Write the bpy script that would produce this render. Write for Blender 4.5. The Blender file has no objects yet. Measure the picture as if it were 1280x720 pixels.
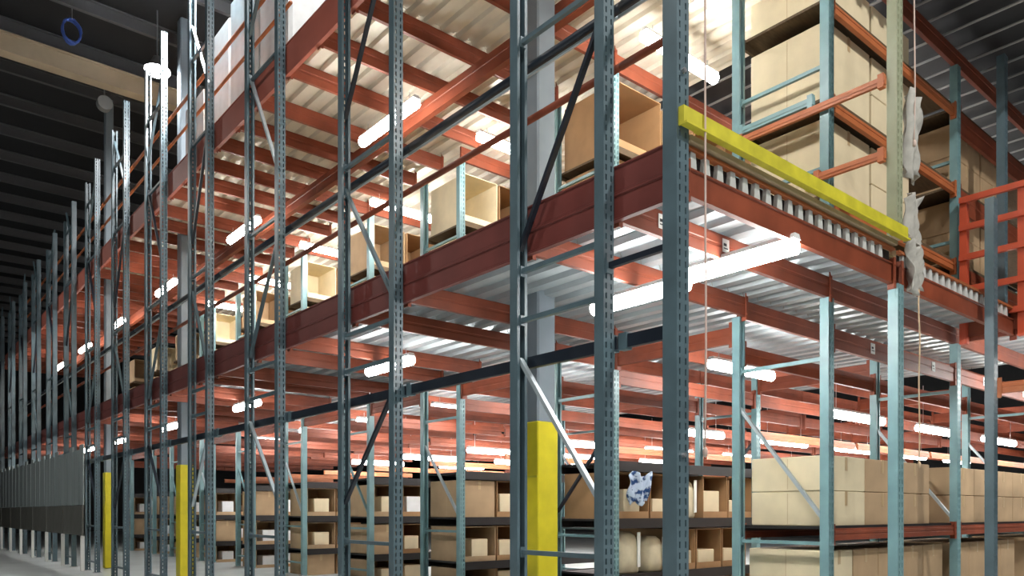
import bpy, math, random
from mathutils import Vector, Matrix
R = random.Random(7)
scn = bpy.context.scene
COL = scn.collection

# ------------------------------------------------------------------ materials
MATS = {}
def mat(name, rgb, rough=0.5, metal=0.0, noise=0.0, scale=8.0, bump=0.0, rgb2=None, thr=None, stretch=None, spec=0.5, trans=0.0):
    m = bpy.data.materials.new(name); m.use_nodes = True
    nt = m.node_tree; b = nt.nodes['Principled BSDF']
    b.inputs['Roughness'].default_value = rough
    b.inputs['Metallic'].default_value = metal
    b.inputs['Specular IOR Level'].default_value = spec
    b.inputs['Base Color'].default_value = (*rgb, 1)
    if trans: b.inputs['Transmission Weight'].default_value = trans
    if noise or bump:
        tc = nt.nodes.new('ShaderNodeTexCoord'); mp = nt.nodes.new('ShaderNodeMapping')
        nz = nt.nodes.new('ShaderNodeTexNoise'); nz.inputs['Scale'].default_value = scale
        nz.inputs['Detail'].default_value = 5
        if stretch: mp.inputs['Scale'].default_value = stretch
        nt.links.new(tc.outputs['Object'], mp.inputs['Vector']); nt.links.new(mp.outputs[0], nz.inputs['Vector'])
        if noise:
            cr = nt.nodes.new('ShaderNodeValToRGB')
            lo = rgb2 if rgb2 else tuple(c*(1-noise) for c in rgb)
            cr.color_ramp.elements[0].color = (*lo, 1); cr.color_ramp.elements[1].color = (*rgb, 1)
            t = thr or (0.3, 0.7)
            cr.color_ramp.elements[0].position = t[0]; cr.color_ramp.elements[1].position = t[1]
            nt.links.new(nz.outputs['Fac'], cr.inputs['Fac']); nt.links.new(cr.outputs[0], b.inputs['Base Color'])
        if bump:
            bp = nt.nodes.new('ShaderNodeBump'); bp.inputs['Strength'].default_value = bump
            bp.inputs['Distance'].default_value = 0.01
            nt.links.new(nz.outputs['Fac'], bp.inputs['Height']); nt.links.new(bp.outputs[0], b.inputs['Normal'])
    MATS[name] = m; return m
def emat(name, rgb, s):
    m = bpy.data.materials.new(name); m.use_nodes = True
    b = m.node_tree.nodes['Principled BSDF']
    b.inputs['Base Color'].default_value = (.8, .8, .8, 1)
    b.inputs['Emission Color'].default_value = (*rgb, 1); b.inputs['Emission Strength'].default_value = s
    MATS[name] = m; return m
mat('teal', (.105, .165, .195), .38, .0, .35, 3.0, .05, spec=.6)
mat('teal_lit', (.20, .36, .385), .4, .0, .3, 3.0, .05, spec=.6)  # rack teal made paler: the inside lighting is put into the colour
mat('olive_post', (.33, .36, .24), .45, .0, .25, 3.0)
mat('navy', (.015, .022, .035), .4, .0, .3, 4)
mat('steel_pale', (.50, .58, .62), .35, .3, .2, 5)
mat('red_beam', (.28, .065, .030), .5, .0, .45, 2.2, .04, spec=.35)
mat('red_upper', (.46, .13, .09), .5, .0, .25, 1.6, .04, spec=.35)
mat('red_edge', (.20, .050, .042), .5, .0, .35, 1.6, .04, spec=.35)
mat('orange_beam', (.50, .15, .05), .5, .0, .25, 3)
mat('cage_red', (.58, .09, .04), .42, .0, .25, 3)
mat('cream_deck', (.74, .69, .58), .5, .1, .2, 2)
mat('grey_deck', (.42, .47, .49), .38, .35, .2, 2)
mat('dark_deck', (.03, .032, .036), .6, .2, .2, 2)
mat('plywood', (.45, .34, .2), .7, 0, .3, 4, stretch=(1, 8, 1))
mat('yellow', (.78, .66, .02), .45, .0, .15, 5)
mat('yellow_bar', (.66, .60, .04), .5, .0, .3, 6)
mat('column_grey', (.24, .29, .33), .5, .0, .15, 3)
mat('carton', (.48, .33, .19), .8, .0, .18, 3, .05)
mat('carton_brown', (.42, .24, .11), .8, .0, .2, 3, .05)
mat('carton_pale', (.76, .65, .44), .8, .0, .15, 3, .05)
mat('tape', (.50, .36, .2), .35)
mat('black_shelf', (.012, .010, .011), .5, .0, .3, 5)
mat('pallet_wood', (.13, .085, .045), .8, 0, .4, 6, stretch=(1, 6, 1))
mat('white_paper', (.8, .8, .76), .6)
mat('white_wrap', (.82, .84, .85), .25, 0, .12, 5, .3, spec=.8)
mat('canvas', (.68, .60, .42), .9, 0, .2, 7, .3)
mat('cloth', (.55, .66, .82), .9, 0, .9, 9, .3, rgb2=(.02, .07, .22), thr=(.42, .5))
mat('rope', (.55, .40, .26), .9)
mat('rope_pale', (.62, .48, .42), .9)
mat('rag', (.46, .45, .41), .9, 0, .3, 8, .5)
mat('panel_grey', (.38, .44, .44), .35, .2, .3, 1.2, 0, stretch=(6, 6, .3))
mat('panel_dark', (.13, .13, .115), .5, 0, .3, 2)
mat('floor', (.58, .62, .62), .32, 0, .25, .8, .02)
mat('roof', (.022, .023, .026), .8, 0, .3, .5)
mat('purlin', (.10, .10, .105), .5)
mat('rib', (.34, .35, .35), .5, .2)
mat('beige', (.62, .50, .35), .6, 0, .2, 2)
mat('wall', (.035, .037, .040), .8, 0, .3, .4)
mat('blue', (.05, .11, .42), .5)
mat('housing', (.75, .76, .76), .4)
mat('clip_steel', (.62, .64, .62), .4, .1)
mat('zinc', (.5, .5, .52), .3, .8)
emat('lit', (1.0, .985, .95), 25)
emat('lamp_glow', (1.0, .99, .97), 30)
emat('lit_small', (1.0, .985, .95), 10)

# ------------------------------------------------------------------ mesh builder
class MB:
    def __init__(s): s.v = []; s.f = []; s.m = []
    def add(s, vs, fs, mi=0):
        o = len(s.v); s.v += [tuple(v) for v in vs]
        s.f += [tuple(i+o for i in f) for f in fs]; s.m += [mi]*len(fs); return s
    def box(s, x0, x1, y0, y1, z0, z1, mi=0):
        vs = [(x, y, z) for z in (z0, z1) for (x, y) in ((x0, y0), (x1, y0), (x1, y1), (x0, y1))]
        return s.add(vs, [(3,2,1,0), (4,5,6,7), (0,1,5,4), (1,2,6,5), (2,3,7,6), (3,0,4,7)], mi)
    def bevbox(s, x0, x1, y0, y1, z0, z1, b=.006, mi=0):
        # box with all four vertical edges and the top and bottom rims chamfered
        def ring(z, i):
            a0, a1, c0, c1 = x0+i, x1-i, y0+i, y1-i
            return [(a0+b, c0, z), (a1-b, c0, z), (a1, c0+b, z), (a1, c1-b, z), (a1-b, c1, z), (a0+b, c1, z), (a0, c1-b, z), (a0, c0+b, z)]
        vs = ring(z0, b) + ring(z0+b, 0) + ring(z1-b, 0) + ring(z1, b)
        fs = [tuple(range(7, -1, -1)), tuple(range(24, 32))]
        for k in range(3):
            for i in range(8):
                j = (i+1) % 8; fs.append((k*8+i, k*8+j, k*8+8+j, k*8+8+i))
        return s.add(vs, fs, mi)
    def bar(s, p, q, w, h, up=(0, 0, 1), mi=0):
        p, q = Vector(p), Vector(q); d = (q-p).normalized(); u = Vector(up)
        if abs(d.dot(u)) > .99: u = Vector((1, 0, 0))
        a = d.cross(u).normalized(); u = a.cross(d).normalized()
        vs = [c + a*i*w/2 + u*j*h/2 for c in (p, q) for (i, j) in ((-1,-1), (1,-1), (1,1), (-1,1))]
        return s.add(vs, [(3,2,1,0), (4,5,6,7), (0,1,5,4), (1,2,6,5), (2,3,7,6), (3,0,4,7)], mi)
    def tube(s, pts, r, n=10, mi=0):
        pts = [Vector(p) for p in pts]; rings = []
        for i, p in enumerate(pts):
            d = (pts[min(i+1, len(pts)-1)] - pts[max(i-1, 0)]).normalized()
            u = Vector((0, 0, 1)) if abs(d.z) < .95 else Vector((1, 0, 0))
            a = d.cross(u).normalized(); u = a.cross(d).normalized()
            rr = r[i] if isinstance(r, (list, tuple)) else r
            rings += [p + (a*math.cos(2*math.pi*k/n) + u*math.sin(2*math.pi*k/n))*rr for k in range(n)]
        fs = []
        for i in range(len(pts)-1):
            for k in range(n):
                j = (k+1) % n; fs.append((i*n+k, i*n+j, i*n+n+j, i*n+n+k))
        fs += [tuple(range(n-1, -1, -1)), tuple(range((len(pts)-1)*n, len(pts)*n))]
        return s.add(rings, fs, mi)
    def prism(s, poly, y0, y1, axis='y', mi=0):
        n = len(poly)
        f = (lambda a, b, t: (a, t, b)) if axis == 'y' else (lambda a, b, t: (t, a, b))
        vs = [f(a, b, y0) for a, b in poly] + [f(a, b, y1) for a, b in poly]
        fs = [tuple(range(n)), tuple(range(2*n-1, n-1, -1))] + [(i, n+i, n+(i+1) % n, (i+1) % n) for i in range(n)]
        return s.add(vs, fs, mi)
    def mesh(s, name, mats, smooth=False):
        me = bpy.data.meshes.new(name); me.from_pydata(s.v, [], s.f)
        for m in (mats if isinstance(mats, (list, tuple)) else [mats]): me.materials.append(MATS[m])
        me.polygons.foreach_set('material_index', s.m)
        me.validate(); me.update()
        import bmesh
        b = bmesh.new(); b.from_mesh(me); bmesh.ops.recalc_face_normals(b, faces=b.faces); b.to_mesh(me); b.free()
        if smooth: me.shade_smooth()
        return me
CACHE = {}
def cached(key, fn):
    if key not in CACHE: CACHE[key] = fn()
    return CACHE[key]

# ------------------------------------------------------------------ objects
def link(name, data, loc=(0, 0, 0), parent=None, rz=0):
    o = bpy.data.objects.new(name, data); COL.objects.link(o); o.location = loc; o.rotation_euler = (0, 0, rz)
    if parent: o.parent = parent
    return o
LABELS = {}
def tag(o, label, cat, group=None, kind=None):
    label = ' '.join(label.split())
    o['label'] = label; o['category'] = cat
    if group: o['group'] = group
    o['kind'] = kind or 'thing'
    LABELS.setdefault(label, []).append(o.name)
    return o
def thing(name, label, cat, loc=(0, 0, 0), group=None, data=None, rz=0):
    return tag(link(name, data, loc, None, rz), label, cat, group)
def struct(name, mb, m, loc=(0, 0, 0)):
    o = link(name, mb.mesh(name, m), loc); o['kind'] = 'structure'; return o
ORD = ['first', 'second', 'third', 'fourth', 'fifth', 'sixth', 'seventh', 'eighth', 'ninth', 'tenth', 'eleventh', 'twelfth', 'thirteenth', 'fourteenth']

# world axes: X runs along the rack rows (into the module), Y runs along the long open face, Z up
S0 = [4.11, 7.17, 10.2, 13.03, 15.6, 18.35, 21.1, 23.85, 26.6, 29.4, 32.2, 35.0, 38.0]
S1 = [5.13, 8.34, 11.3, 13.93, 16.66, 19.4, 22.15, 24.9, 27.65, 30.45, 33.2, 36.0, 39.0]
I0 = [4.13, 7.20, 10.75, 13.85, 16.95, 20.05, 23.1, 26.1, 29.1, 32.1]     # rows standing inside, behind the cross aisle
I1 = [5.22, 8.34, 11.88, 14.95, 18.0, 21.1, 24.1, 27.1, 30.1, 33.1]
DF, DI, BAY = 4.4, 7.9, 3.5
PW, PB = .115, .10                                              # post width and depth
SC = 3.42                                                       # line of the short open face

# ------------------------------------------------------------------ setting
struct('floor', MB().box(-16, 42, -10, 66, -.2, 0), 'floor')
struct('ceiling', MB().box(-16, 42, -10, 66, 12.7, 12.9), 'roof')
struct('wall_far', MB().box(-16, 42, 65.8, 66, 0, 12.7), 'wall')
struct('wall_near', MB().box(-16, 42, -10, -9.8, 0, 12.7), 'wall')
struct('wall_left', MB().box(-16, -15.8, -9.8, 65.8, 0, 12.7), 'wall')
struct('wall_right', MB().box(41.8, 42, -9.8, 65.8, 0, 12.7), 'wall')
pm = cached('purlin', lambda: MB().box(0, 44, -.05, .05, -.04, 0).box(0, 44, -.012, .012, -.26, -.04).box(0, 44, -.05, .05, -.3, -.26).mesh('purlin', 'purlin'))
for i in range(24):
    o = link('trim_%d' % (i+1), pm, (-15, 15+i*1.9, 12.69)); o['kind'] = 'structure'
gm = MB()
o = thing('ceiling_beam', 'wide beige beam crossing under the dark roof over the open aisle', 'beam', (0, 20.4, 11.9), data=MB().box(-15, 6.5, -.16, .16, -.19, -.15).box(-15, 6.5, -.12, .12, -.15, .2).box(-15, 6.5, -.16, .16, .2, .25).mesh('ceiling_beam', 'beige'))
pts = []
for i in range(60):
    a = i*.42; pts.append((.18*math.cos(a), .04*math.sin(i*.7)+.0015*i, .25*math.sin(a)+(.012*math.sin(i))))
o = thing('cable_coil', 'coiled blue cable hanging from the dark roof above the beige beam', 'cable', (3.45, 18.9, 11.95), data=MB().tube(pts, .022, 8).mesh('cable_coil', 'blue', True))
link('hook', MB().tube([(0, 0, .24), (0, 0, .75)], .012).mesh('hook', 'zinc'), parent=o)
o = thing('exhaust_fan', 'small round grey fan hanging under the dark roof beyond the beige beam', 'fan', (4.55, 21.05, 11.6))
link('fan_housing', MB().tube([(0, -.1, 0), (0, .1, 0)], .17, 24).mesh('fan_housing', 'rib'), parent=o)
link('drop_rod', MB().tube([(0, 0, .16), (0, 0, 1.1)], .015).mesh('drop_rod', 'rib'), parent=o)

# ------------------------------------------------------------------ rack frames
def post_mesh(L, w=PW, b=PB, m='teal', side=1):
    # open channel: slotted web on the -y side (side=1) or +y side (side=-1)
    def mk():
        g = MB(); t = .008; hw = w/2; sl = .016
        y0, y1 = (-b/2, -b/2+t) if side > 0 else (b/2-t, b/2)
        g.box(-hw, -hw+t, -b/2, b/2, 0, L); g.box(hw-t, hw, -b/2, b/2, 0, L)
        yl0, yl1 = (b/2-t, b/2) if side > 0 else (-b/2, -b/2+t)
        g.box(-hw+t, -hw+.03, yl0, yl1, 0, L); g.box(hw-.03, hw-t, yl0, yl1, 0, L)
        g.box(-hw+t, -hw/2-sl/2, y0, y1, 0, L); g.box(-hw/2+sl/2, hw/2-sl/2, y0, y1, 0, L); g.box(hw/2+sl/2, hw-t, y0, y1, 0, L)
        z = 0; p = .076
        while z < L-.02:
            for c in (-hw/2, hw/2):
                g.add([(c-sl/2, y0, z), (c+sl/2, y0, z), (c+sl/2, y1, z), (c-sl/2, y1, z), (c-sl/2, y0, z+.03), (c+sl/2, y0, z+.03), (c+sl/2, y1, z+.03), (c-sl/2, y1, z+.03)],
                      [(3,2,1,0), (4,5,6,7), (0,1,5,4), (2,3,7,6)])
            z += p
        return g.mesh('post', m)
    return cached(('post', round(L, 3), w, b, m, side), mk)
def plain_post(L, m):
    return cached(('pp', round(L, 2), m), lambda: MB().box(-PW/2, -PW/2+.01, -PB/2, PB/2, 0, L).box(PW/2-.01, PW/2, -PB/2, PB/2, 0, L).box(-PW/2+.01, PW/2-.01, -PB/2, -PB/2+.012, 0, L).mesh('post', m))
def frame(label, D, s0, s1, z0, z1, horiz, diag, m='teal', detail=True, pale=False, tops=(0, 0)):
    f = thing('rack_upright', label, 'rack frame', (D, s0, z0), 'upright rack frames')
    L = z1-z0; d = s1-s0
    for (y, sd, tp) in ((0, 1, tops[0]), (d, -1, tops[1])):
        me = post_mesh(L+tp, m=m, side=sd) if detail else plain_post(L+tp, m)
        p = link('post', me, (0, y, 0), f)
        if z0 == 0 or z0 > 4:
            link('foot_plate', cached('foot', lambda: MB().box(-.09, .09, -.08, .08, .001, .012).tube([(.075, 0, .012), (.075, 0, .03)], .012, 6).tube([(-.075, 0, .012), (-.075, 0, .03)], .012, 6).mesh('foot_plate', 'zinc')), (0, 0, 0), p)
    a, b = PB/2+.002, d-PB/2-.002
    for z in horiz:
        link('horizontal_brace', cached(('hb', round(d, 3), m), lambda: MB().box(-.02, .02, a, b, -.02, .02).box(-.03, .03, a, a+.012, -.045, .045).box(-.03, .03, b-.012, b, -.045, .045).mesh('horizontal_brace', m)), (0, 0, z-z0), f)
    for (za, zb, dm) in diag:
        link('diagonal_brace', cached(('db', round(d, 3), za, zb, dm), lambda: MB().bar((0, a-.03, za), (0, b+.03, zb), .035, .045, (1, 0, 0)).mesh('diagonal_brace', dm)), (0, 0, -z0), f)
    return f
tops_abs = [10.9, 10.9, 10.9, 10.9, 10.7, 10.5, 10.2, 10.0, 9.9, 9.8, 9.7, 9.6, 9.6]
for k, (a, b) in enumerate(zip(S0, S1)):
    fl = (k % 2 == 1)
    def dd(lo, hi, m, fl=fl): return (hi, lo, m) if fl else (lo, hi, m)
    # a diagonal goes from y=s0 height to y=s1 height
    if k == 0: dg = [dd(1.56, 2.84, 'steel_pale'), dd(5.36, 3.79, 'navy'), dd(6.2, 7.6, 'navy'), dd(9.6, 8.1, 'teal')]
    else: dg = [dd(1.6, 2.84, 'steel_pale' if k in (2, 3) else 'navy'), dd(5.36, 3.8, 'teal'), dd(6.2, 8.0, 'steel_pale' if k == 2 else 'navy'), dd(10.0, 8.6, 'teal')]
    dg = [(min(z1, 12), min(z2, 12), m) for z1, z2, m in dg]
    frame('tall slotted %s frame at the open long face, %s frame from near corner' % ('slate blue' if k < 5 else 'dark slate', ORD[k]),
          DF, a, b, 0, tops_abs[k], [.25, 1.15, 3.17, 3.6, 5.6, 7.9 if k else 8.05, 9.4], dg, detail=k < 7, tops=(0, -.25 if k > 3 else 0))
# corner post and its struts
o = thing('corner_post', 'widest slate blue slotted post standing alone at the near corner, beside the yellow bar', 'post', (DF, SC, 0))
link('post', post_mesh(10.9, .135, .125, 'teal', 1), (0, 0, 0), o)
link('foot_plate', MB().box(-.12, .12, -.11, .11, .001, .014).mesh('foot_plate', 'zinc'), (0, 0, 0), o)
for i, z in enumerate((1.9, 4.6, 6.4, 8.6)):
    link('bolt', cached('bolt', lambda: MB().tube([(0, -.062, 0), (0, -.085, 0)], .018, 6).mesh('bolt', 'zinc')), (0, 0, z), o)

# longitudinal struts along the long face
segs = [(SC+.07, S0[0]-.06)] + [(S0[k]-.05, S0[k+1]-.07) for k in range(0, 8)]
for i, (a, b) in enumerate(segs):
    pos = 'between corner post and first frame' if i == 0 else 'running from %s to %s frame of the long face' % (ORD[i-1], ORD[i])
    w = .05
    o = thing('long_strut', 'dark navy horizontal strut %s' % pos, 'strut', (DF+.115, a, 2.82), 'struts along the long face',
              data=cached(('ls', round(b-a, 2)), lambda: MB().box(-w/2, w/2, 0, b-a, -.05, -.035).box(-w/2, w/2, 0, b-a, .035, .05).box(-w/2, -w/2+.012, 0, b-a, -.035, .035).mesh('long_strut', 'navy')))
    for yy in (.06, b-a-.06):
        link('clip', cached('clip', lambda: MB().box(-.04, .03, -.04, .04, -.065, .065).mesh('clip', 'teal')), (-.0, yy, 0), o)
o = thing('short_strut', 'thin dark tie bar under the lower deck joining corner post and first frame', 'strut', (DF, SC+.065, 3.40),
          data=MB().box(-.02, .02, 0, S0[0]-SC-.12, -.022, .022).mesh('short_strut', 'navy'))
link('end_plate', MB().box(-.04, .04, 0, .012, -.06, .06).mesh('end_plate', 'teal'), (0, 0, 0), o)
link('end_plate', MB().box(-.04, .04, 0, .012, -.06, .06).mesh('end_plate', 'teal'), (0, S0[0]-SC-.132, 0), o)

# ------------------------------------------------------------------ beams
def beam_mesh(L, h, axis, m, w=.05):
    def mk():
        g = MB(); a, b = -w/2, w/2
        # step beam: outer face with rolled lips and a ledge
        poly = [(a, 0), (b, 0), (b, h), (a+.018, h), (a+.018, h-.022), (a, h-.026), (a, h*.58), (a+.006, h*.55), (a+.006, h*.45), (a, h*.42)]
        if w == .052: poly = [(a, 0), (b, 0), (b, h), (a, h), (a, h-.012), (a+.012, h-.02), (a+.012, .02), (a, .012)]
        if axis == 'x': g.prism(poly, 0, L, 'x')
        else: g.prism(poly, 0, L, 'y')
        return g.mesh('beam', m)
    return cached(('beam', round(L, 3), h, axis, m, w), mk)
def conn(m, h, axis):
    def mk():
        g = MB(); hh = h+.10
        if axis == 'x': g.box(0, .012, -.038, .04, -.05, hh-.05).box(0, .045, -.042, -.03, -.05, hh-.05).tube([(.024, -.042, .02), (.024, -.05, .02)], .01, 6).tube([(.024, -.042, h-.03), (.024, -.05, h-.03)], .01, 6)
        else: g.box(-.038, .04, 0, .012, -.05, hh-.05).box(-.042, -.03, 0, .045, -.05, hh-.05)
        return g.mesh('end_connector', m)
    return cached(('conn', m, round(h, 2), axis), mk)
def beam(label, D0, s, z, L, h, axis='x', m='red_beam', w=.05, name='rack_beam', parts=True, stickers=(), group='red rack beams'):
    o = thing(name, label, 'beam', (D0, s, z), group, data=beam_mesh(L, h, axis, m, w))
    if parts:
        if axis == 'x':
            link('end_connector', conn(m, h, axis), (0, 0, 0), o); c = link('end_connector', conn(m, h, axis), (L, 0, 0), o); c.scale = (-1, 1, 1)
        else:
            link('end_connector', conn(m, h, axis), (0, 0, 0), o); c = link('end_connector', conn(m, h, axis), (0, L, 0), o); c.scale = (1, -1, 1)
    for t in stickers:
        st = link('barcode_label', cached('sticker', lambda: MB().box(0, .10, -.004, 0, 0, .12).box(.015, .085, -.005, -.004, .03, .04, 1).box(.015, .06, -.005, -.004, .055, .08, 1).mesh('barcode_label', ['white_paper', 'black_shelf'])), (t, -w/2-.001, h*.28), o)
        st['label'] = 'white label with dark print'
    return o

# deck edge (fascia) beams along the long face, segment per frame pitch
edges = [SC+.07] + [S0[k]-.0 for k in range(13)]
XF = DF+.10
for i in range(13):
    a, b = edges[i]+.004, edges[i+1]-.004
    if i == 12: pass
    w = 'between corner post and first frame' if i == 0 else 'from %s to %s frame' % (ORD[i-1], ORD[i])
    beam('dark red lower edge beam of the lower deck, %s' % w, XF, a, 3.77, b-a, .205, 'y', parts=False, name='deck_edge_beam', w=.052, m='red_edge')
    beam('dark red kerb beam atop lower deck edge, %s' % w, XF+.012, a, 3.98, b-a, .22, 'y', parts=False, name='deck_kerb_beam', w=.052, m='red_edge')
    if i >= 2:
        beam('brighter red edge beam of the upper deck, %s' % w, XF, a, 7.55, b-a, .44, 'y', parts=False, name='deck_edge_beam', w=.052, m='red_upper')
# upper deck edge near corner (above the frame, closes the deck)
for i in range(2):
    a, b = edges[i]+.004, edges[i+1]-.004
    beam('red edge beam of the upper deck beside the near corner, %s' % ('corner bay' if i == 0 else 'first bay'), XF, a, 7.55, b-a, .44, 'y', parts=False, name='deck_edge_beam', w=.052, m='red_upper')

# joists under both decks across the cross aisle
def mids(a, b): return (a+b)/2
for k in range(13):
    near, far = S0[k]+.0, S1[k]
    L = DI-.002-(XF+.027)
    lit = 'orange_beam' if k in () else 'red_beam'
    for nm, s in (('near', near), ('far', far)):
        beam('red joist under the lower deck over the cross aisle, at %s post of %s frame' % (nm, ORD[k]), XF+.027, s, 3.79, L, .225, stickers=(.5, 1.4) if (k == 0 and nm == 'near') else (), parts=k < 5, name='deck_joist', group='joists under the lower deck')
        if k >= 1 or nm == 'far':
            beam('red joist under the upper deck over the cross aisle, at %s post of %s frame' % (nm, ORD[k]), XF+.027, s, 7.58, L, .25, parts=k < 5, name='deck_joist', group='joists under the upper deck')
    if k < 12:
        s = mids(S1[k], S0[k+1])
        if k: beam('red joist under the upper deck midway between %s and %s frames' % (ORD[k], ORD[k+1]), XF+.027, s, 7.58, L, .25, parts=k < 5, name='deck_joist', group='joists under the upper deck')

# long inner beam carrying the upper deck joists
for k in range(11):
    a = (SC+.1 if k == 0 else S0[k]+.003); b = S0[k+1]-.003
    beam('long red beam under the upper deck joists, %s length from near corner' % ORD[k], 6.35, a, 7.30, b-a, .27, 'y', parts=False, name='deck_girder', group='girders under the upper deck', w=.09)

# deck panels
def deck_mesh(LD, LS, m, pitch=.30, dep=.055, top=True):
    def mk():
        g = MB(); pr = []; n = max(1, int(round(LD/pitch))); p = LD/n
        for i in range(n):
            x = i*p
            pr += [(x, 0), (x+.42*p, 0), (x+.5*p, dep), (x+.92*p, dep)]
        pr.append((LD, 0))
        t = .004
        poly = [(a, z) for a, z in pr] + [(a, z+t) for a, z in reversed(pr)]
        vs = [(a, 0, z) for a, z in pr] + [(a, LS, z) for a, z in pr] + [(a, 0, z+t) for a, z in pr] + [(a, LS, z+t) for a, z in pr]
        N = len(pr); fs = []
        for i in range(N-1):
            fs += [(i, i+1, N+i+1, N+i), (2*N+i, 3*N+i, 3*N+i+1, 2*N+i+1), (i, 2*N+i, 2*N+i+1, i+1), (N+i, N+i+1, 3*N+i+1, 3*N+i)]
        g.add(vs, fs, 0)
        return g.mesh('deck_sheet', m)
    return cached(('deck', round(LD, 2), round(LS, 3), m, pitch), mk)
def board_mesh(LD, LS):
    return cached(('board', round(LD, 2), round(LS, 3)), lambda: MB().box(0, LD, 0, LS, 0, .03).mesh('floor_board', 'plywood'))
def deck(label, D0, LD, s, LS, z, m, pitch=.3):
    o = thing('corrugated_deck', label, 'deck panel', (D0, s, z), 'corrugated deck panels', data=deck_mesh(LD, LS, m, pitch))
    link('floor_board', board_mesh(LD, LS), (0, 0, .062), o)
bounds = [SC+.06] + [S1[k]+.0 for k in range(13)]
strips = [(XF+.03, DI-.03, 'over the cross aisle'), (DI-.025, 11.38, 'behind the cross aisle'), (11.385, 14.9, 'far inside')]
for k in range(13):
    a, b = bounds[k]+.003, bounds[k+1]-.003
    for j, (d0, d1, w) in enumerate(strips):
        if j == 1 and k > 7: continue
        if j == 2 and k > 3: continue
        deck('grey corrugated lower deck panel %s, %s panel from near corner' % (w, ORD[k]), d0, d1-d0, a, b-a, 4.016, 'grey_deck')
        if j < 2:
            if k < 2 and j == 1: d1 = 9.4
            if k == 0 and j == 0: a = SC+.063
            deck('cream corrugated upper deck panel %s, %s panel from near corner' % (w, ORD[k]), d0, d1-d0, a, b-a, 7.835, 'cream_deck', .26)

# dark grating deck at the right end of the upper level
o = thing('grating_deck', 'dark upper deck with pale cross ribs above the guard cage', 'deck panel', (9.43, 2.6, 7.84), data=MB().box(0, 14, 0, 5.7, .05, .08).mesh('grating_deck', 'dark_deck'))
for i in range(31):
    link('cross_rib', cached('xrib', lambda: MB().tube([(0, 0, 0), (0, 5.7, 0)], .018, 8).mesh('cross_rib', 'rib')), (.2+i*.45, 0, 0), o)
for i in (0, 2):
    link('bearer', cached('xbear', lambda: MB().box(0, 14, -.03, .03, -.1, -.02).mesh('bearer', 'red_beam')), (0, .05+i*2.4, 0), o)

# ------------------------------------------------------------------ short face, right
for j in range(2):
    D0 = DF+.075 if j == 0 else DI+.065
    L = (DI-.065-D0) if j == 0 else (11.36-D0)
    n = ['nearer', 'farther'][j]
    eb = beam('deep red edge beam of the lower deck on the short face, %s bay' % n, D0, SC, 3.77, L, .205, parts=True, name='deck_edge_beam', group='edge beams on the short face', w=.052)
    beam('thin orange channel above the ribbed deck ends on the short face, %s bay' % n, D0, SC-.01, 4.10, L, .038, parts=False, m='orange_beam', name='orange_channel', group='orange channels')
    link('gap_shade_strip', cached(('cs', round(L, 2)), lambda: MB().box(.02, L-.02, .018, .024, .208, .326).mesh('gap_shade_strip', 'black_shelf')), (0, 0, 0), eb)  # black strip stands in for the shade in the gaps between clips
    for i in range(int((L-.1)/.165)):
        link('support_clip', cached('sclip', lambda: MB().prism([(0, .207), (.085, .207), (.07, .325), (.015, .325)], -.02, .017).mesh('support_clip', 'clip_steel')), (.06+i*.165, 0, 0), eb)
g = MB().box(-.08, 3.52, -.02, .015, 0, .13).box(-.08, -.068, .015, .03, 0, .13).box(-.08, 3.52, -.045, -.02, 0, .014)
o = thing('guard_bar', 'bright yellow steel guard bar along the edge of the lower deck beside the corner post', 'guard bar', (DF+.03, SC-.09, 4.20), data=g.mesh('guard_bar', 'yellow_bar'))
for x in (.15, 1.7, 3.3):
    link('bracket', cached('gbr', lambda: MB().box(-.03, .03, .015, .05, .02, .11).mesh('bracket', 'yellow_bar')), (x, 0, 0), o)
o = thing('timber_plank', 'narrow brown timber plank directly under the yellow guard bar', 'plank', (DF+.09, SC-.03, 4.142), data=MB().bevbox(0, 3.35, -.03, .03, 0, .05).mesh('timber_plank', 'plywood'))

# posts of the short face
def lone_post(label, D, s, z0, L, m, cap=False, w=.115):
    o = thing('rack_post', label, 'post', (D, s, z0))
    link('post', post_mesh(L, w, .1, m, 1), (0, 0, 0), o)
    link('foot_plate', cached('foot2', lambda: MB().box(-.09, .09, -.08, .08, -.011, -.001).mesh('foot_plate', 'zinc')), (0, 0, .013 if z0 == 0 else 0), o)
    return o
lone_post('bright teal post ending under the lower deck edge beside the short face', DI, SC-.01, 0, 3.77, 'teal_lit', w=.13)
lone_post('olive green post rising from the lower deck edge beside the pale carton stack', DI, SC, 4.25, 3.3, 'olive_post', w=.13)
lone_post('teal post on the lower deck level behind the red guard cage', 11.9, SC+.3, 4.13, 3.6, 'teal', w=.12)
lone_post('slate post standing in front of the red guard cage', 10.1, 3.27, 0, 5.17, 'teal', w=.12)
beam('short orange beam held by the slate post in front of the cage', 10.12, 1.2, 2.88, 2.0, .13, 'y', m='orange_beam', parts=True)

# ------------------------------------------------------------------ interior frames and beams
nrow = 10
for k in range(nrow):
    a, b = I0[k], I1[k]
    nb = 4 if k == 0 else (2 if k < 3 else 1)
    for j in range(nb):
        D = DI + BAY*j
        w = 'facing the cross aisle' if j == 0 else '%s bay%s inside' % (['', 'one', 'two', 'three'][j], 's' if j > 1 else '')
        frame('pale teal ground level frame of %s rack row, %s' % (ORD[k], w), D, a, b, 0, 3.79, [.3, 1.16, 3.15], [(1.4, 2.72, 'steel_pale' if k % 2 == 0 else 'teal_lit') if k != 1 else (2.7, 1.5, 'navy')], 'teal_lit', detail=k < 3)
        if j < 3 and not (k > 6):
            frame('pale teal lower deck level frame of %s rack row, %s' % (ORD[k], w), D, a, b, 4.112, 7.58, [5.2, 6.3], [(5.3, 6.2, 'teal')] if k else [(4.5, 5.1, 'navy')], 'teal_lit', detail=k < 3)
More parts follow.
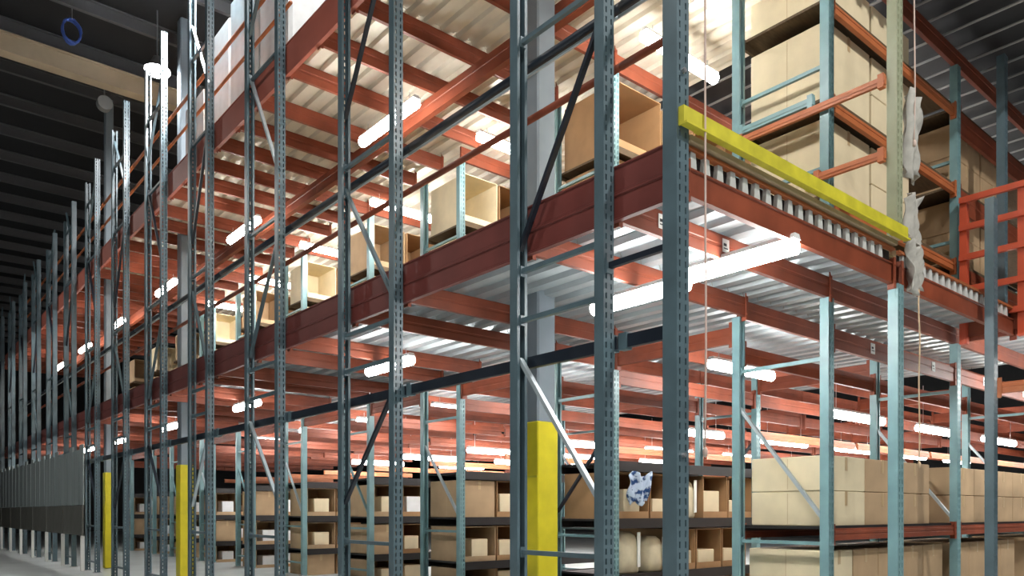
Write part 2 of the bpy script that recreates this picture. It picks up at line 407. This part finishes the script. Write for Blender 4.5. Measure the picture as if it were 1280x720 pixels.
for k in range(nrow):
    nb = 6 if k < 3 else (5 if k < 6 else 2)
    for fc, s in (('near', I0[k]-.0), ('far', I1[k])):
        for j in range(nb):
            D0 = DI + BAY*j + .06; L = BAY-.12
            wb = '%s bay inside' % ORD[j]
            beam('red beam above head height on the %s face of %s rack row, %s' % (fc, ORD[k], wb), D0, s, 3.27, L, .20, parts=(k < 3), stickers=(.9, 2.6) if (k == 0 and fc == 'near') else (), group='beams above head height')
            if fc == 'near' or k < 3:
                beam('red joist under lower deck along %s face of %s rack row, %s' % (fc, ORD[k], wb), D0-.06, s, 3.79, BAY-.01, .225, parts=False, name='deck_joist', group='joists under the lower deck')
            if fc == 'near' and k and j > 0:
                beam('red beam just above the shelf tops deep inside %s rack row, %s' % (ORD[k], wb), D0, s, 2.36, L, .12, parts=False, group='red beams deep inside')
                beam('orange beam at rafter height deep inside %s rack row, %s' % (ORD[k], wb), D0, s, 2.72, L, .14, parts=False, m='orange_beam', group='orange beams deep inside')
            if fc == 'near' and j < 2:
                beam('red joist under the upper deck along %s rack row, %s' % (ORD[k], wb), D0-.06, s, 7.58, BAY-.01, .25, parts=False, name='deck_joist', group='joists under the upper deck')
# cross ties between rows at the cross aisle and further in
for k in range(nrow-1):
    a, b = I1[k]+.06, I0[k+1]-.06
    for j, D in enumerate((DI, 11.4, 14.9, 18.4, 21.9, 25.4)):
        if j and k > max(4 - j, 2): continue
        beam('dark red cross tie between %s and %s rack rows, under lower deck, %s line' % (ORD[k], ORD[k+1], ORD[j]), D, a, 3.5, b-a, .20, 'y', parts=k < 3, name='cross_tie', group='cross ties between rack rows')
beam('dark red cross tie under the lower deck beneath the red guard cage', 11.4, 1.6, 3.80, I0[0]-1.7, .2, 'y', name='cross_tie', group='cross ties between rack rows')

# orange and teal safety bars across the aisle side of the first row, lower deck level
def safety(label, z, s0, s1, m, D):
    o = thing('safety_bar', label, 'safety bar', (D, s0, z), data=MB().box(-.02, .02, 0, s1-s0, -.04, .04).box(-.026, -.018, .0, s1-s0, -.01, .01).mesh('safety_bar', m))
    for y in (0.04, s1-s0-.04):
        link('hook_plate', cached(('hp', m), lambda: MB().box(-.03, .03, -.03, .03, -.07, .07).mesh('hook_plate', m)), (0, y, 0), o)
safety('upper orange safety bar crossing in front of the pale carton stack', 5.82, SC+.05, I1[0]-.05, 'orange_beam', DI-.09)
safety('lower orange safety bar beside the olive post, above the yellow guard bar', 5.08, SC+.05, I0[0]+.1, 'orange_beam', DI-.09)
safety('pale teal bar just above the long orange safety bar', 5.93, I0[0]+.1, I1[0]-.05, 'teal_lit', DI-.08)

# guard cage
o = thing('guard_cage', 'red orange guard cage of rails and posts on the lower deck at the far side', 'cage', (11.3, 2.0, 3.95))
for y in (0, .62, 1.3, 1.98):
    link('cage_post', cached('cpost', lambda: MB().box(-.045, .045, -.045, .045, -.2, 1.76).mesh('cage_post', 'cage_red')), (0, y, 0), o)
for z in (.14, .52, .95, 1.35, 1.72):
    link('cage_rail', cached('crail', lambda: MB().box(-.03, .03, -.02, 2.02, -.038, .038).mesh('cage_rail', 'cage_red')), (-.05, 0, z), o)
link('kick_board', MB().box(-.02, .02, 0, 2, 0, .22).mesh('kick_board', 'red_beam'), (.03, 0, -.1), o)

# ------------------------------------------------------------------ guard rails on both decks
def tubes(L, r, m, up): return cached(('gr', round(L, 2), r, m), lambda: MB().tube([(0, 0, 0), (0, L, 0)], r, 10).mesh('rail', m, True))
for i in range(12):
    a, b = edges[i], edges[i+1]-.002
    if i == 0: a += .0
    L = b-a
    w = 'corner bay' if i == 0 else '%s bay from near corner' % ORD[i]
    o = thing('guard_rail', 'lower deck guard rail with dark top and red mid tube, %s' % w, 'guard rail', (DF+.2, a, 4.21), 'lower deck guard rails')
    t = link('top_rail', tubes(L, .042, 'navy', 1), (0, 0, 1.30), o); t['label'] = 'thick dark top rail'
    link('mid_rail', tubes(L, .032, 'red_beam', 1), (0, 0, .83), o)
    t = link('conduit', tubes(L, .014, 'steel_pale', 1), (-.03, 0, 1.21), o); t['label'] = 'thin pale conduit'
    if i >= 3:
        o = thing('guard_rail', 'upper deck guard rail of two thin orange tubes, %s' % w, 'guard rail', (DF+.16, a, 8.0), 'upper deck guard rails')
        link('top_rail', tubes(L, .03, 'orange_beam', 1), (0, 0, 1.15), o)
        link('mid_rail', tubes(L, .026, 'orange_beam', 1), (0, 0, .62), o)

# ------------------------------------------------------------------ building columns
def column(label, D, s, w, z1=12.5, yt=2.55):
    o = thing('building_column', label, 'column', (D, s, 0), 'grey building columns with yellow guards')
    t = w/2
    link('shaft', MB().bevbox(-t, t, -t, t, 0, z1, .02).mesh('shaft', 'column_grey'), (0, 0, 0), o)
    link('yellow_guard', MB().bevbox(-t-.02, t+.02, -t-.02, t+.02, .01, yt, .012).mesh('yellow_guard', 'yellow'), (0, 0, 0), o)
    link('guard_seam', MB().box(-t-.026, -t-.02, -t-.01, t, 1.9, 1.92).mesh('guard_seam', 'yellow_bar'), (0, 0, 0), o)
column('thick grey column with yellow lower guard behind the first tall frame', 6.08, 6.72, .28)
column('grey column with yellow lower guard behind the fourth tall frame', 5.5, 18.05-.15, .26)
column('slim distant column with yellow lower guard near the grey partitions', 5.0, 22.2+.45, .2)

# ------------------------------------------------------------------ lights
def strip(label, D, s, z, along='y', L=1.22, m='lit', hang=.12):
    o = thing('strip_light', label, 'light', (D, s, z), 'fluorescent strip lights', rz=0 if along == 'y' else -math.pi/2)
    link('housing', cached(('hs', L), lambda: MB().prism([(-.06, .0), (.06, .0), (.035, .045), (-.035, .045)], -L/2, L/2).mesh('housing', 'housing')), (0, 0, .06), o)
    link('lit_tube', cached(('lt', L, m), lambda: MB().tube([(0, -L/2+.01, 0), (0, L/2-.01, 0)], .07, 12).mesh('lit_tube', m, True)), (0, 0, 0), o)
    for y in (-L*.38, L*.38):
        link('hanger', cached(('hg', hang), lambda: MB().tube([(0, 0, .08), (0, 0, .08+hang)], .006, 6).mesh('hanger', 'zinc')), (0, y, 0), o)
ys = [5.05, 9.8, 15.3, 20.4, 25.3, 29.6, 34]
for i, s in enumerate(ys):
    strip('glowing strip light under the lower deck over the cross aisle, %s from near corner' % ORD[i+1], 5.9, s, 3.64)
    if i: strip('glowing strip light under the upper deck over the cross aisle, %s from near corner' % ORD[i], 5.76, s-.2, 7.08, hang=.14, L=1.5)
strip('glowing strip light under the upper deck next to the corner post', 5.76, 4.9, 7.08, hang=.14, L=1.5)
strip('brightest strip light just behind the corner post under the lower deck', 5.95, 4.02, 3.72, L=1.3, hang=.04)
mid = [mids(I1[k], I0[k+1]) for k in range(nrow-1)]
for k, s in enumerate(mid):
    if k > 5: continue
    for j in range(6 if k < 3 else 4):
        D = 9.5 + 3.4*j
        strip('glowing strip light in the ground aisle behind %s rack row, %s from cross aisle' % (ORD[k], ORD[j]), D, s, (3.62 if k else 3.5) if j == 0 else 3.1, 'x', 1.5 if j == 0 else 1.9, hang=.12 if j == 0 else .75)
        if j < 2 or k < 2:
            strip('glowing strip light in the lower deck aisle behind %s rack row, %s from cross aisle' % (ORD[k], ORD[j]), D-1.4, s, 7.38, 'x', 1.5)
for j in range(3):
    strip('glowing strip light between bays beyond the carton stacks, %s inward' % ORD[j], 12.6+2.2*j, 3.0, 3.5, 'x', 1.2)
# unseen fill lamps added over the open aisle to brighten posts, cartons and partitions
for i, (x, y, e) in enumerate(((-1.5, 0, 240), (-1.5, 7, 90), (7.5, -2.5, 400), (0.5, -5, 200), (-1.5, 25, 170))):
    o = thing('high_bay_and_fill_lamp', 'round high bay lamp hanging from the roof over the open aisle', 'lamp', (x, y, 11.6), 'added fill lamps over the aisle')
    link('reflector', cached('refl', lambda: MB().tube([(0, 0, .32), (0, 0, .2), (0, 0, 0)], [.08, .14, .28], 20).mesh('reflector', 'zinc')), (0, 0, .02), o)
    link('drop_rod', cached('drod', lambda: MB().tube([(0, 0, .33), (0, 0, 1.1)], .015, 8).mesh('drop_rod', 'zinc')), (0, 0, 0), o)
    l = bpy.data.lights.new('lamp_disc', 'AREA'); l.shape = 'DISK'; l.size = .5; l.energy = e; l.color = (1, .97, .92)
    link('lamp_disc', l, (0, 0, 0), o)

# ------------------------------------------------------------------ shelves and goods
def shelf(label, D0, L, s0, s1, z, m='black_shelf', lip=.13):
    o = thing('rack_shelf', label, 'shelf', (D0, s0, z), 'dark shelves in the racks', data=cached(('sh', round(L, 2), round(s1-s0, 2), m, lip), lambda: MB().box(0, L, .0, s1-s0, -.03, 0).mesh('rack_shelf', m)))
    for nm, y in (('front_lip', -.03), ('rear_lip', s1-s0)):
        link(nm, cached(('lip', round(L, 2), m, lip), lambda: MB().box(0, L, 0, .03, -lip, .01).mesh('lip', m)), (0, y, 0), o)
def carton(label, D, s, z, w, d, h, m='carton', rz=0, tape=True, name='cardboard_box', grp='cardboard boxes in the racks'):
    """D,s,z = the low near corner"""
    def mk():
        g = MB().bevbox(0, w, 0, d, 0, h, .008)
        return g.mesh('cardboard_box', m)
    o = thing(name, label, 'box', (D, s, z+.002), grp, data=cached(('ct', w, d, h, m), mk))
    o.rotation_euler = (0, 0, rz)
    if tape:
        link('packing_tape', cached(('tp', w, d, h), lambda: MB().box(w/2-.03, w/2+.03, .01, d-.01, h-.001, h+.0015).box(w/2-.03, w/2+.03, -.0015, .001, h-.16, h+.0015).box(-.0015, .001, d/2-.003, d/2+.003, .02, h-.02, 0).mesh('packing_tape', 'tape')), parent=o)
    return o
def openbin(label, D, s, z, w, d, h, m='carton_brown', tilt=False):
    t = .012
    def mk():
        g = MB().box(0, t, 0, d, 0, h).box(w-t, w, 0, d, 0, h).box(t, w-t, 0, d, 0, t).box(t, w-t, 0, d, h-t, h).box(t, w-t, d-t, d, t, h-t)
        g.box(t, w-t, 0, t, t, h*.16)
        return g.mesh('open_bin', m)
    return thing('open_front_box', label, 'box', (D, s, z+.002), 'open fronted boxes in the racks', data=cached(('ob', w, d, h, m), mk))
# canvas sacks on row two
def sack(label, D, s, z, w, h, m='canvas'):
    n = 16; rings = [(0, .92), (.06, 1.0), (.35, 1.02), (.7, .96), (.9, .8), (1.0, .55)]
    vs = []
    for (t, sc) in rings:
        for k in range(n):
            a_ = 2*math.pi*k/n; c, d_ = math.cos(a_), math.sin(a_)
            e = .6
            x = math.copysign(abs(c)**e, c)*w/2*sc*(1+.03*math.sin(5*a_+t*7)); y = math.copysign(abs(d_)**e, d_)*.22*sc
            vs.append((x, y, t*h))
    fs = [(i*n+k, i*n+(k+1) % n, (i+1)*n+(k+1) % n, (i+1)*n+k) for i in range(len(rings)-1) for k in range(n)]
    fs += [tuple(range(n)), tuple(range((len(rings)-1)*n, len(rings)*n))]
    o = thing('canvas_sack', label, 'sack', (D, s, z+.003), data=MB().add(vs, fs).mesh('canvas_sack', m, True))
    link('strap', MB().box(-.03, .03, -.235, -.222, h*.15, h*.98).mesh('strap', 'white_paper'), parent=o, loc=(w*.3, 0, 0))
    return o

# rows two and further: picking shelves
LV0 = [(.62, 'lowest'), (1.40, 'middle'), (2.20, 'top')]
LV1 = [(5.45, 'middle'), (6.55, 'top')]
for k in range(1, 10):
    a, b = I0[k], I1[k]
    row = ORD[k]
    Ls = 3.38 if k < 3 else 2.6
    D0 = DI+.06
    ncol = [0, 5, 3, 2, 2, 2, 2, 2, 2, 2][k]
    for (z, nm) in LV0:
        shelf('black ground level %s shelf of %s rack row' % (nm, row), D0, Ls, a+.0, b-.03, z)
    for (z, nm) in LV1:
        shelf('dark %s shelf of %s rack row on the lower deck level' % (nm, row), D0, Ls, a, b-.03, z, m='pallet_wood', lip=.08)
    d = b-a-.1
    for li, (z, nm) in enumerate([(.0, 'floor')] + LV0[:2]):
        H = [.50, .62, .66][li]
        x = D0+.04
        for c in range(ncol):
            w = [.66, .60, .62, .58, .64][(c+k) % 5]
            pos = '%s from cross aisle' % ORD[c]
            where = ('on the floor' if nm == 'floor' else 'on ground %s shelf' % nm)
            if k == 1 and li == 2 and c == 2:
                sack('pale canvas sack with white strap on middle ground shelf of second row', x+w/2, a+.28, z, .5, .60); x += w+.035; continue
            if k == 1 and li == 1 and c == 0:
                sack('tall rounded tan sack with white strap on lowest ground shelf of second row', x+.33, a+.28, z, .52, .60)
                sack('smaller rounded pale sack beside the tall one on lowest ground shelf', x+.92, a+.28, z, .42, .52); x += 1.2; continue
            if k == 1 and li == 1 and c == 1: continue
            if c == 0:
                w += .08
                if (k+li) % 3 == 1: carton('tan box %s of %s row at the aisle end' % (where, row), x, a+.05, z, w, d, H, 'carton')
                else:
                    openbin('tan open box %s of %s row at the aisle end' % (where, row), x, a+.03, z, w, d, H, 'carton' if k > 1 else 'carton_brown')
                    carton('small pale box inside tan open box %s, %s row aisle end' % (where, row), x+.2, a+.08, z+.012, w-.34, .4, H*.62, 'carton_pale' if k < 5 else 'white_wrap', tape=False, grp='small pale boxes inside open boxes')
            else:
                if k == 1 and li >= 1 and c in (1,): pass
                openbin('open brown box %s of %s row, %s' % (where, row, pos), x, a+.03, z, w, d, H)
                ww, hh = R.choice([.3, .36, .42]), R.choice([.28, .36, .42])
                carton('small pale box in open box %s, %s row, %s' % (where, row, pos), x+.06+R.random()*.08, a+.08, z+.012, ww, .4, hh, ('carton_pale' if R.random() < .7 else 'white_wrap') if k < 5 else 'white_wrap', tape=False, grp='small pale boxes inside open boxes')
            x += w+.035
    # lower deck level
    if k == 1:
        carton('big shadowed brown carton under the open one behind the first tall upright', D0+.05, a+.06, 5.45, .93, 1.0, .99, 'carton_brown')
    H = .86
    x = D0+.04
    for c in range(ncol):
        w = .74
        if k == 1:
            if c == 4: break
            if c == 0:
                openbin('big open brown carton on the lower deck behind the first tall upright', x, a+.03, 6.55, .95, d, .95, 'carton_brown')
                x += .98; continue
        pos = '%s from cross aisle' % ORD[c]
        if c == 0:
            openbin('pale tan open box on lower deck top shelf of %s row at aisle end' % row, x, a+.03, 6.55, w, d, H, 'carton_pale' if k % 2 == 0 else 'carton')
            carton('pale tan box on lower deck middle shelf of %s row at aisle end' % row, x, a+.05, 5.45, w, d, .9, 'carton_pale' if k in (2, 4) else 'carton')
        else:
            openbin('open brown box on lower deck top shelf of %s row, %s' % (row, pos), x, a+.03, 6.55, w, d, H)
            openbin('open brown box on lower deck middle shelf of %s row, %s' % (row, pos), x, a+.03, 5.45, w, d, .9)
        x += w+.05

# first row: pallets of cartons
a, b = I0[0], I1[0]
for j in range(3):
    D0 = DI+.06+BAY*j
    wj = ['front bay', 'second bay', 'third bay'][j]
    shelf('dark slatted shelf under the stacked cartons of the first row, %s' % wj, D0, 3.36, a+.05, b-.05, 1.34, lip=.06)
    for fc, s in (('near', a), ('far', b)):
        beam('orange red shelf beam at waist height on %s face of first row, %s' % (fc, wj), D0, s, 1.19, 3.38, .13, group='waist height beams')
    n = 4 if j < 2 else 3
    if j < 2:
        for c in range(n-(1 if j == 0 else 0)):
            for t in range(2):
                wd = .90 if j == 0 else .8
                x = D0+.12+c*(wd+.012)
                carton('tan stacked carton on waist height shelf, %s, %s column, %s layer' % (wj, ORD[c], ['bottom', 'top'][t]), x, a+.10, 1.34+t*.395, wd, .93, .39, 'carton_pale' if (c == 0 and j == 0 and t >= 0) else 'carton', grp='stacked cartons of the first row')
    for c in range(5 if j == 0 else 4):
        carton('tan carton standing on the floor under waist height shelf, %s, %s along' % (wj, ORD[c]), D0+.1+c*.64, a+.1, .12, .62, .95, .95, 'carton_pale' if c == 0 and j == 0 else 'carton', grp='stacked cartons of the first row')
    p = thing('wooden_pallet', 'wooden pallet on the floor under the first row, %s' % wj, 'pallet', (D0+.05, a+.08, 0), 'wooden pallets')
    for i in range(3):
        link('bearer', cached('pb', lambda: MB().box(0, 3.2, 0, .1, .002, .1).mesh('bearer', 'pallet_wood')), (0, .02+i*.42, 0), p)
    link('deck_boards', cached('pd', lambda: MB().box(0, 3.2, 0, .3, .1, .12).box(0, 3.2, .34, .62, .1, .12).box(0, 3.2, .66, .96, .1, .12).mesh('deck_boards', 'pallet_wood')), (0, 0, 0), p)
    # lower deck level storage
    for li, z in enumerate((4.95, 6.0, 7.07)):
        nm = ['bottom', 'middle', 'top'][li]
        shelf('brown pallet shelf, %s tier of the first row on lower deck level, %s' % (nm, wj), D0, 3.36, a+.05, b-.05, z, m='pallet_wood', lip=.11)
        beam('orange red beam, %s tier of the first row on lower deck level, %s' % (nm, wj), D0, a, z-.17-(.2 if j == 1 else 0), 3.38, .12+(.2 if j == 1 else 0), group='first row tier beams', m='orange_beam' if j == 0 else 'red_beam')
    if j < 2:
        for li, (z, H) in enumerate(((4.13, .62), (4.95, .88), (6.0, .9), (7.07, .45))):
            nm = ['deck', 'bottom tier', 'middle tier', 'top tier'][li]
            for c in range(2):
                if j == 1 and li == 3: continue
                n2 = 2 if (li in (1, 2) and c > 0 or j == 1) else 1
                for t in range(n2):
                    h = H/n2-.004
                    lay = '' if n2 == 1 else (' lower' if t == 0 else ' upper')
                    carton('large pale%s carton, first row %s above lower deck, %s, %s column' % (lay, nm, wj, ORD[c]), D0+.12+c*1.08, a+.10, z+.01+t*(H/n2), 1.02, .94, round(h, 3), 'carton_pale' if j == 0 else 'carton', grp='large cartons above the lower deck')

# white strap / fluorescent white cladding above and individual odd items
def blob(name, label, cat, loc, pts, faces, m): pass
def crumple(name, label, cat, loc, W, H, m, seed, amp=.05, rz=0, thick=.01, taper=.3):
    r = random.Random(seed); nx, nz = 10, 14
    ph = [r.random()*6 for _ in range(6)]
    vs = []
    for side in (0, 1):
        for j in range(nz+1):
            for i in range(nx+1):
                u, v = i/nx-.5, j/nz
                ww = W*(1-taper*(1-v)*abs(math.sin(v*3+ph[0])))
                x = u*ww + .05*math.sin(v*5+ph[1])*W
                y = amp*(math.sin(u*14+ph[2]+v*4)+.6*math.sin(u*23+v*9+ph[3])) + side*thick
                z = v*H + .04*math.sin(u*9+ph[4])
                vs.append((x, y, z))
    N = (nx+1)*(nz+1); fs = []
    idx = lambda s, i, j: s*N + j*(nx+1)+i
    for j in range(nz):
        for i in range(nx):
            fs.append((idx(0, i, j), idx(0, i+1, j), idx(0, i+1, j+1), idx(0, i, j+1)))
            fs.append((idx(1, i, j), idx(1, i, j+1), idx(1, i+1, j+1), idx(1, i+1, j)))
    for i in range(nx):
        fs += [(idx(0, i, 0), idx(1, i, 0), idx(1, i+1, 0), idx(0, i+1, 0)), (idx(0, i, nz), idx(0, i+1, nz), idx(1, i+1, nz), idx(1, i, nz))]
    for j in range(nz):
        fs += [(idx(0, 0, j), idx(0, 0, j+1), idx(1, 0, j+1), idx(1, 0, j)), (idx(0, nx, j), idx(1, nx, j), idx(1, nx, j+1), idx(0, nx, j+1))]
    o = thing(name, label, cat, loc, data=MB().add(vs, fs).mesh(name, m, True), rz=rz)
    return o
crumple('blue_cloth', 'crumpled blue and white cloth hanging over a box between the tall posts', 'cloth', (8.35, 7.12, 1.62), .42, .42, 'cloth', 3, .03, rz=-.2)
crumple('hanging_rag', 'crumpled pale plastic rag hanging at the end of the yellow guard bar', 'rag', (8.14, SC-.10, 3.72), .2, .5, 'rag', 5, .04, taper=.1)
crumple('torn_wrap', 'torn pale plastic wrap hanging beside the olive green post', 'plastic wrap', (8.16, SC-.06, 4.9), .2, .85, 'rag', 9, .045, taper=.15)
crumple('torn_wrap', 'larger torn pale wrap hanging from shelves past the olive post', 'plastic wrap', (8.45, SC+.05, 4.32), .3, .5, 'rag', 11, .04)
for (lab, D, s, z0, z1, m) in (('thin pinkish cord hanging beside the corner post', DF+.17, SC-.13, 1.9, 7.5, 'rope_pale'), ('thin tan cord hanging beside the bright teal post', 8.16, SC-.13, 1.95, 3.75, 'rope'), ('thin pale cord hanging from above beside the olive post', 8.12, SC-.1, 5.2, 8.6, 'rope_pale')):
    n = 14
    o = thing('hanging_rope', lab, 'cord', (D, s, z0), data=MB().tube([(.006*math.sin(i*1.3), .006*math.cos(i), (z1-z0)*i/n) for i in range(n+1)], .008, 6).mesh('hanging_cord', m, True))
    link('knot', cached(('knot', m), lambda: MB().tube([(0, 0, -.03), (0, 0, -.01), (0, 0, .02), (0, 0, .04)], [.008, .018, .018, .008], 8).mesh('knot', m, True)), (0, 0, .02), o)
# ------------------------------------------------------------------ distant partitions, wrapped pallets on the upper deck
for i, s in enumerate((21.9, 24.4, 26.9, 29.4, 31.9, 34.4, 36.9)):
    o = thing('metal_partition', 'tall grey partition with dark lower band along the far long face, %s along' % ORD[i], 'partition', (DF-.16, s, 0), 'grey partitions')
    g = MB()
    for q in range(6): g.box(-.015 if q % 2 else 0, .03, q*.4, q*.4+.395, 1.68, 3.1+(.12 if (q+i) % 3 == 0 else 0))
    link('upper_sheet', g.mesh('upper_sheet', 'panel_grey'), parent=o)
    link('lower_band', cached('lb', lambda: MB().box(-.02, .02, 0, 2.4, .9, 1.67).mesh('lower_band', 'panel_dark')), parent=o)
    for y in (.06,):
        link('leg', cached('pleg', lambda: MB().box(-.04, .04, -.04, .04, .001, .9).mesh('leg', 'white_paper')), (0, y, 0), o)
for i, (D, s, H) in enumerate(((4.85, 10.9, 2.2), (4.85, 12.2, 2.4), (4.9, 13.5, 2.3), (4.9, 14.8, 1.6))):
    o = thing('wrapped_pallet_load', 'white plastic wrapped pallet load on the upper deck edge, %s along' % ORD[i], 'pallet load', (D, s, 7.93), 'wrapped loads on the upper deck')
    link('load', MB().bevbox(0, 1.1, 0, 1.15, .14, H, .05).mesh('load', 'white_wrap'), parent=o)
    link('pallet', MB().box(0, 1.1, 0, .12, .002, .12).box(0, 1.1, .5, .62, .002, .12).box(0, 1.1, 1.03, 1.15, .002, .12).box(0, 1.1, 0, 1.15, .12, .14).mesh('pallet', 'pallet_wood'), parent=o)
for i, s in enumerate((9.2, 13.6, 18.2)):
    o = thing('high_bay_and_fill_lamp', 'glowing high bay lamp above the upper deck, %s along' % ORD[i], 'lamp', (5.0, s, 11.3), 'lamps above the upper deck')
    link('reflector', cached('refl2', lambda: MB().tube([(0, 0, .32), (0, 0, .2), (0, 0, .02)], [.08, .14, .28], 20).mesh('reflector', 'zinc')), (0, 0, .02), o)
    link('drop_rod', cached('drod2', lambda: MB().tube([(0, 0, .33), (0, 0, 1.38)], .015, 8).mesh('drop_rod', 'zinc')), (0, 0, 0), o)
    l = bpy.data.lights.new('lamp_light', 'AREA'); l.shape = 'DISK'; l.size = .5; l.energy = 420 if i == 1 else 40; link('lamp_light', l, (0, 0, -.01), o)
    link('lamp_disc', cached('ldisc', lambda: MB().tube([(0, 0, 0), (0, 0, .035)], .26, 20).mesh('lamp_disc', 'lamp_glow')), (0, 0, 0), o)

# ------------------------------------------------------------------ camera, world, view
cam = bpy.data.cameras.new('camera'); cam.sensor_width = 36; cam.lens = 36*961/1280
cam.shift_y = 280/1280; cam.clip_start = .05; cam.clip_end = 300
co = bpy.data.objects.new('camera', cam); COL.objects.link(co)
f = Vector((.6445, .7646, 0)).normalized()
co.location = (0, 0, 1.5); co.rotation_euler = f.to_track_quat('-Z', 'Y').to_euler()
scn.camera = co
w = bpy.data.worlds.new('world'); scn.world = w; w.use_nodes = True
w.node_tree.nodes['Background'].inputs[0].default_value = (.5, .55, .6, 1)
w.node_tree.nodes['Background'].inputs[1].default_value = .2
scn.view_settings.view_transform = 'Standard'; scn.view_settings.look = 'None'
scn.view_settings.gamma = 1; scn.view_settings.use_curve_mapping = False
scn.view_settings.exposure = 1.35
scn.cycles.max_bounces = 6; scn.cycles.use_denoising = True
bad = [l for l in LABELS if not 4 <= len(l.split()) <= 16]
print('LABEL LENGTH', bad[:10]); print('DUPES', [(l, len(n)) for l, n in LABELS.items() if len(n) > 1][:10]); print('THINGS', sum(len(n) for n in LABELS.values()))
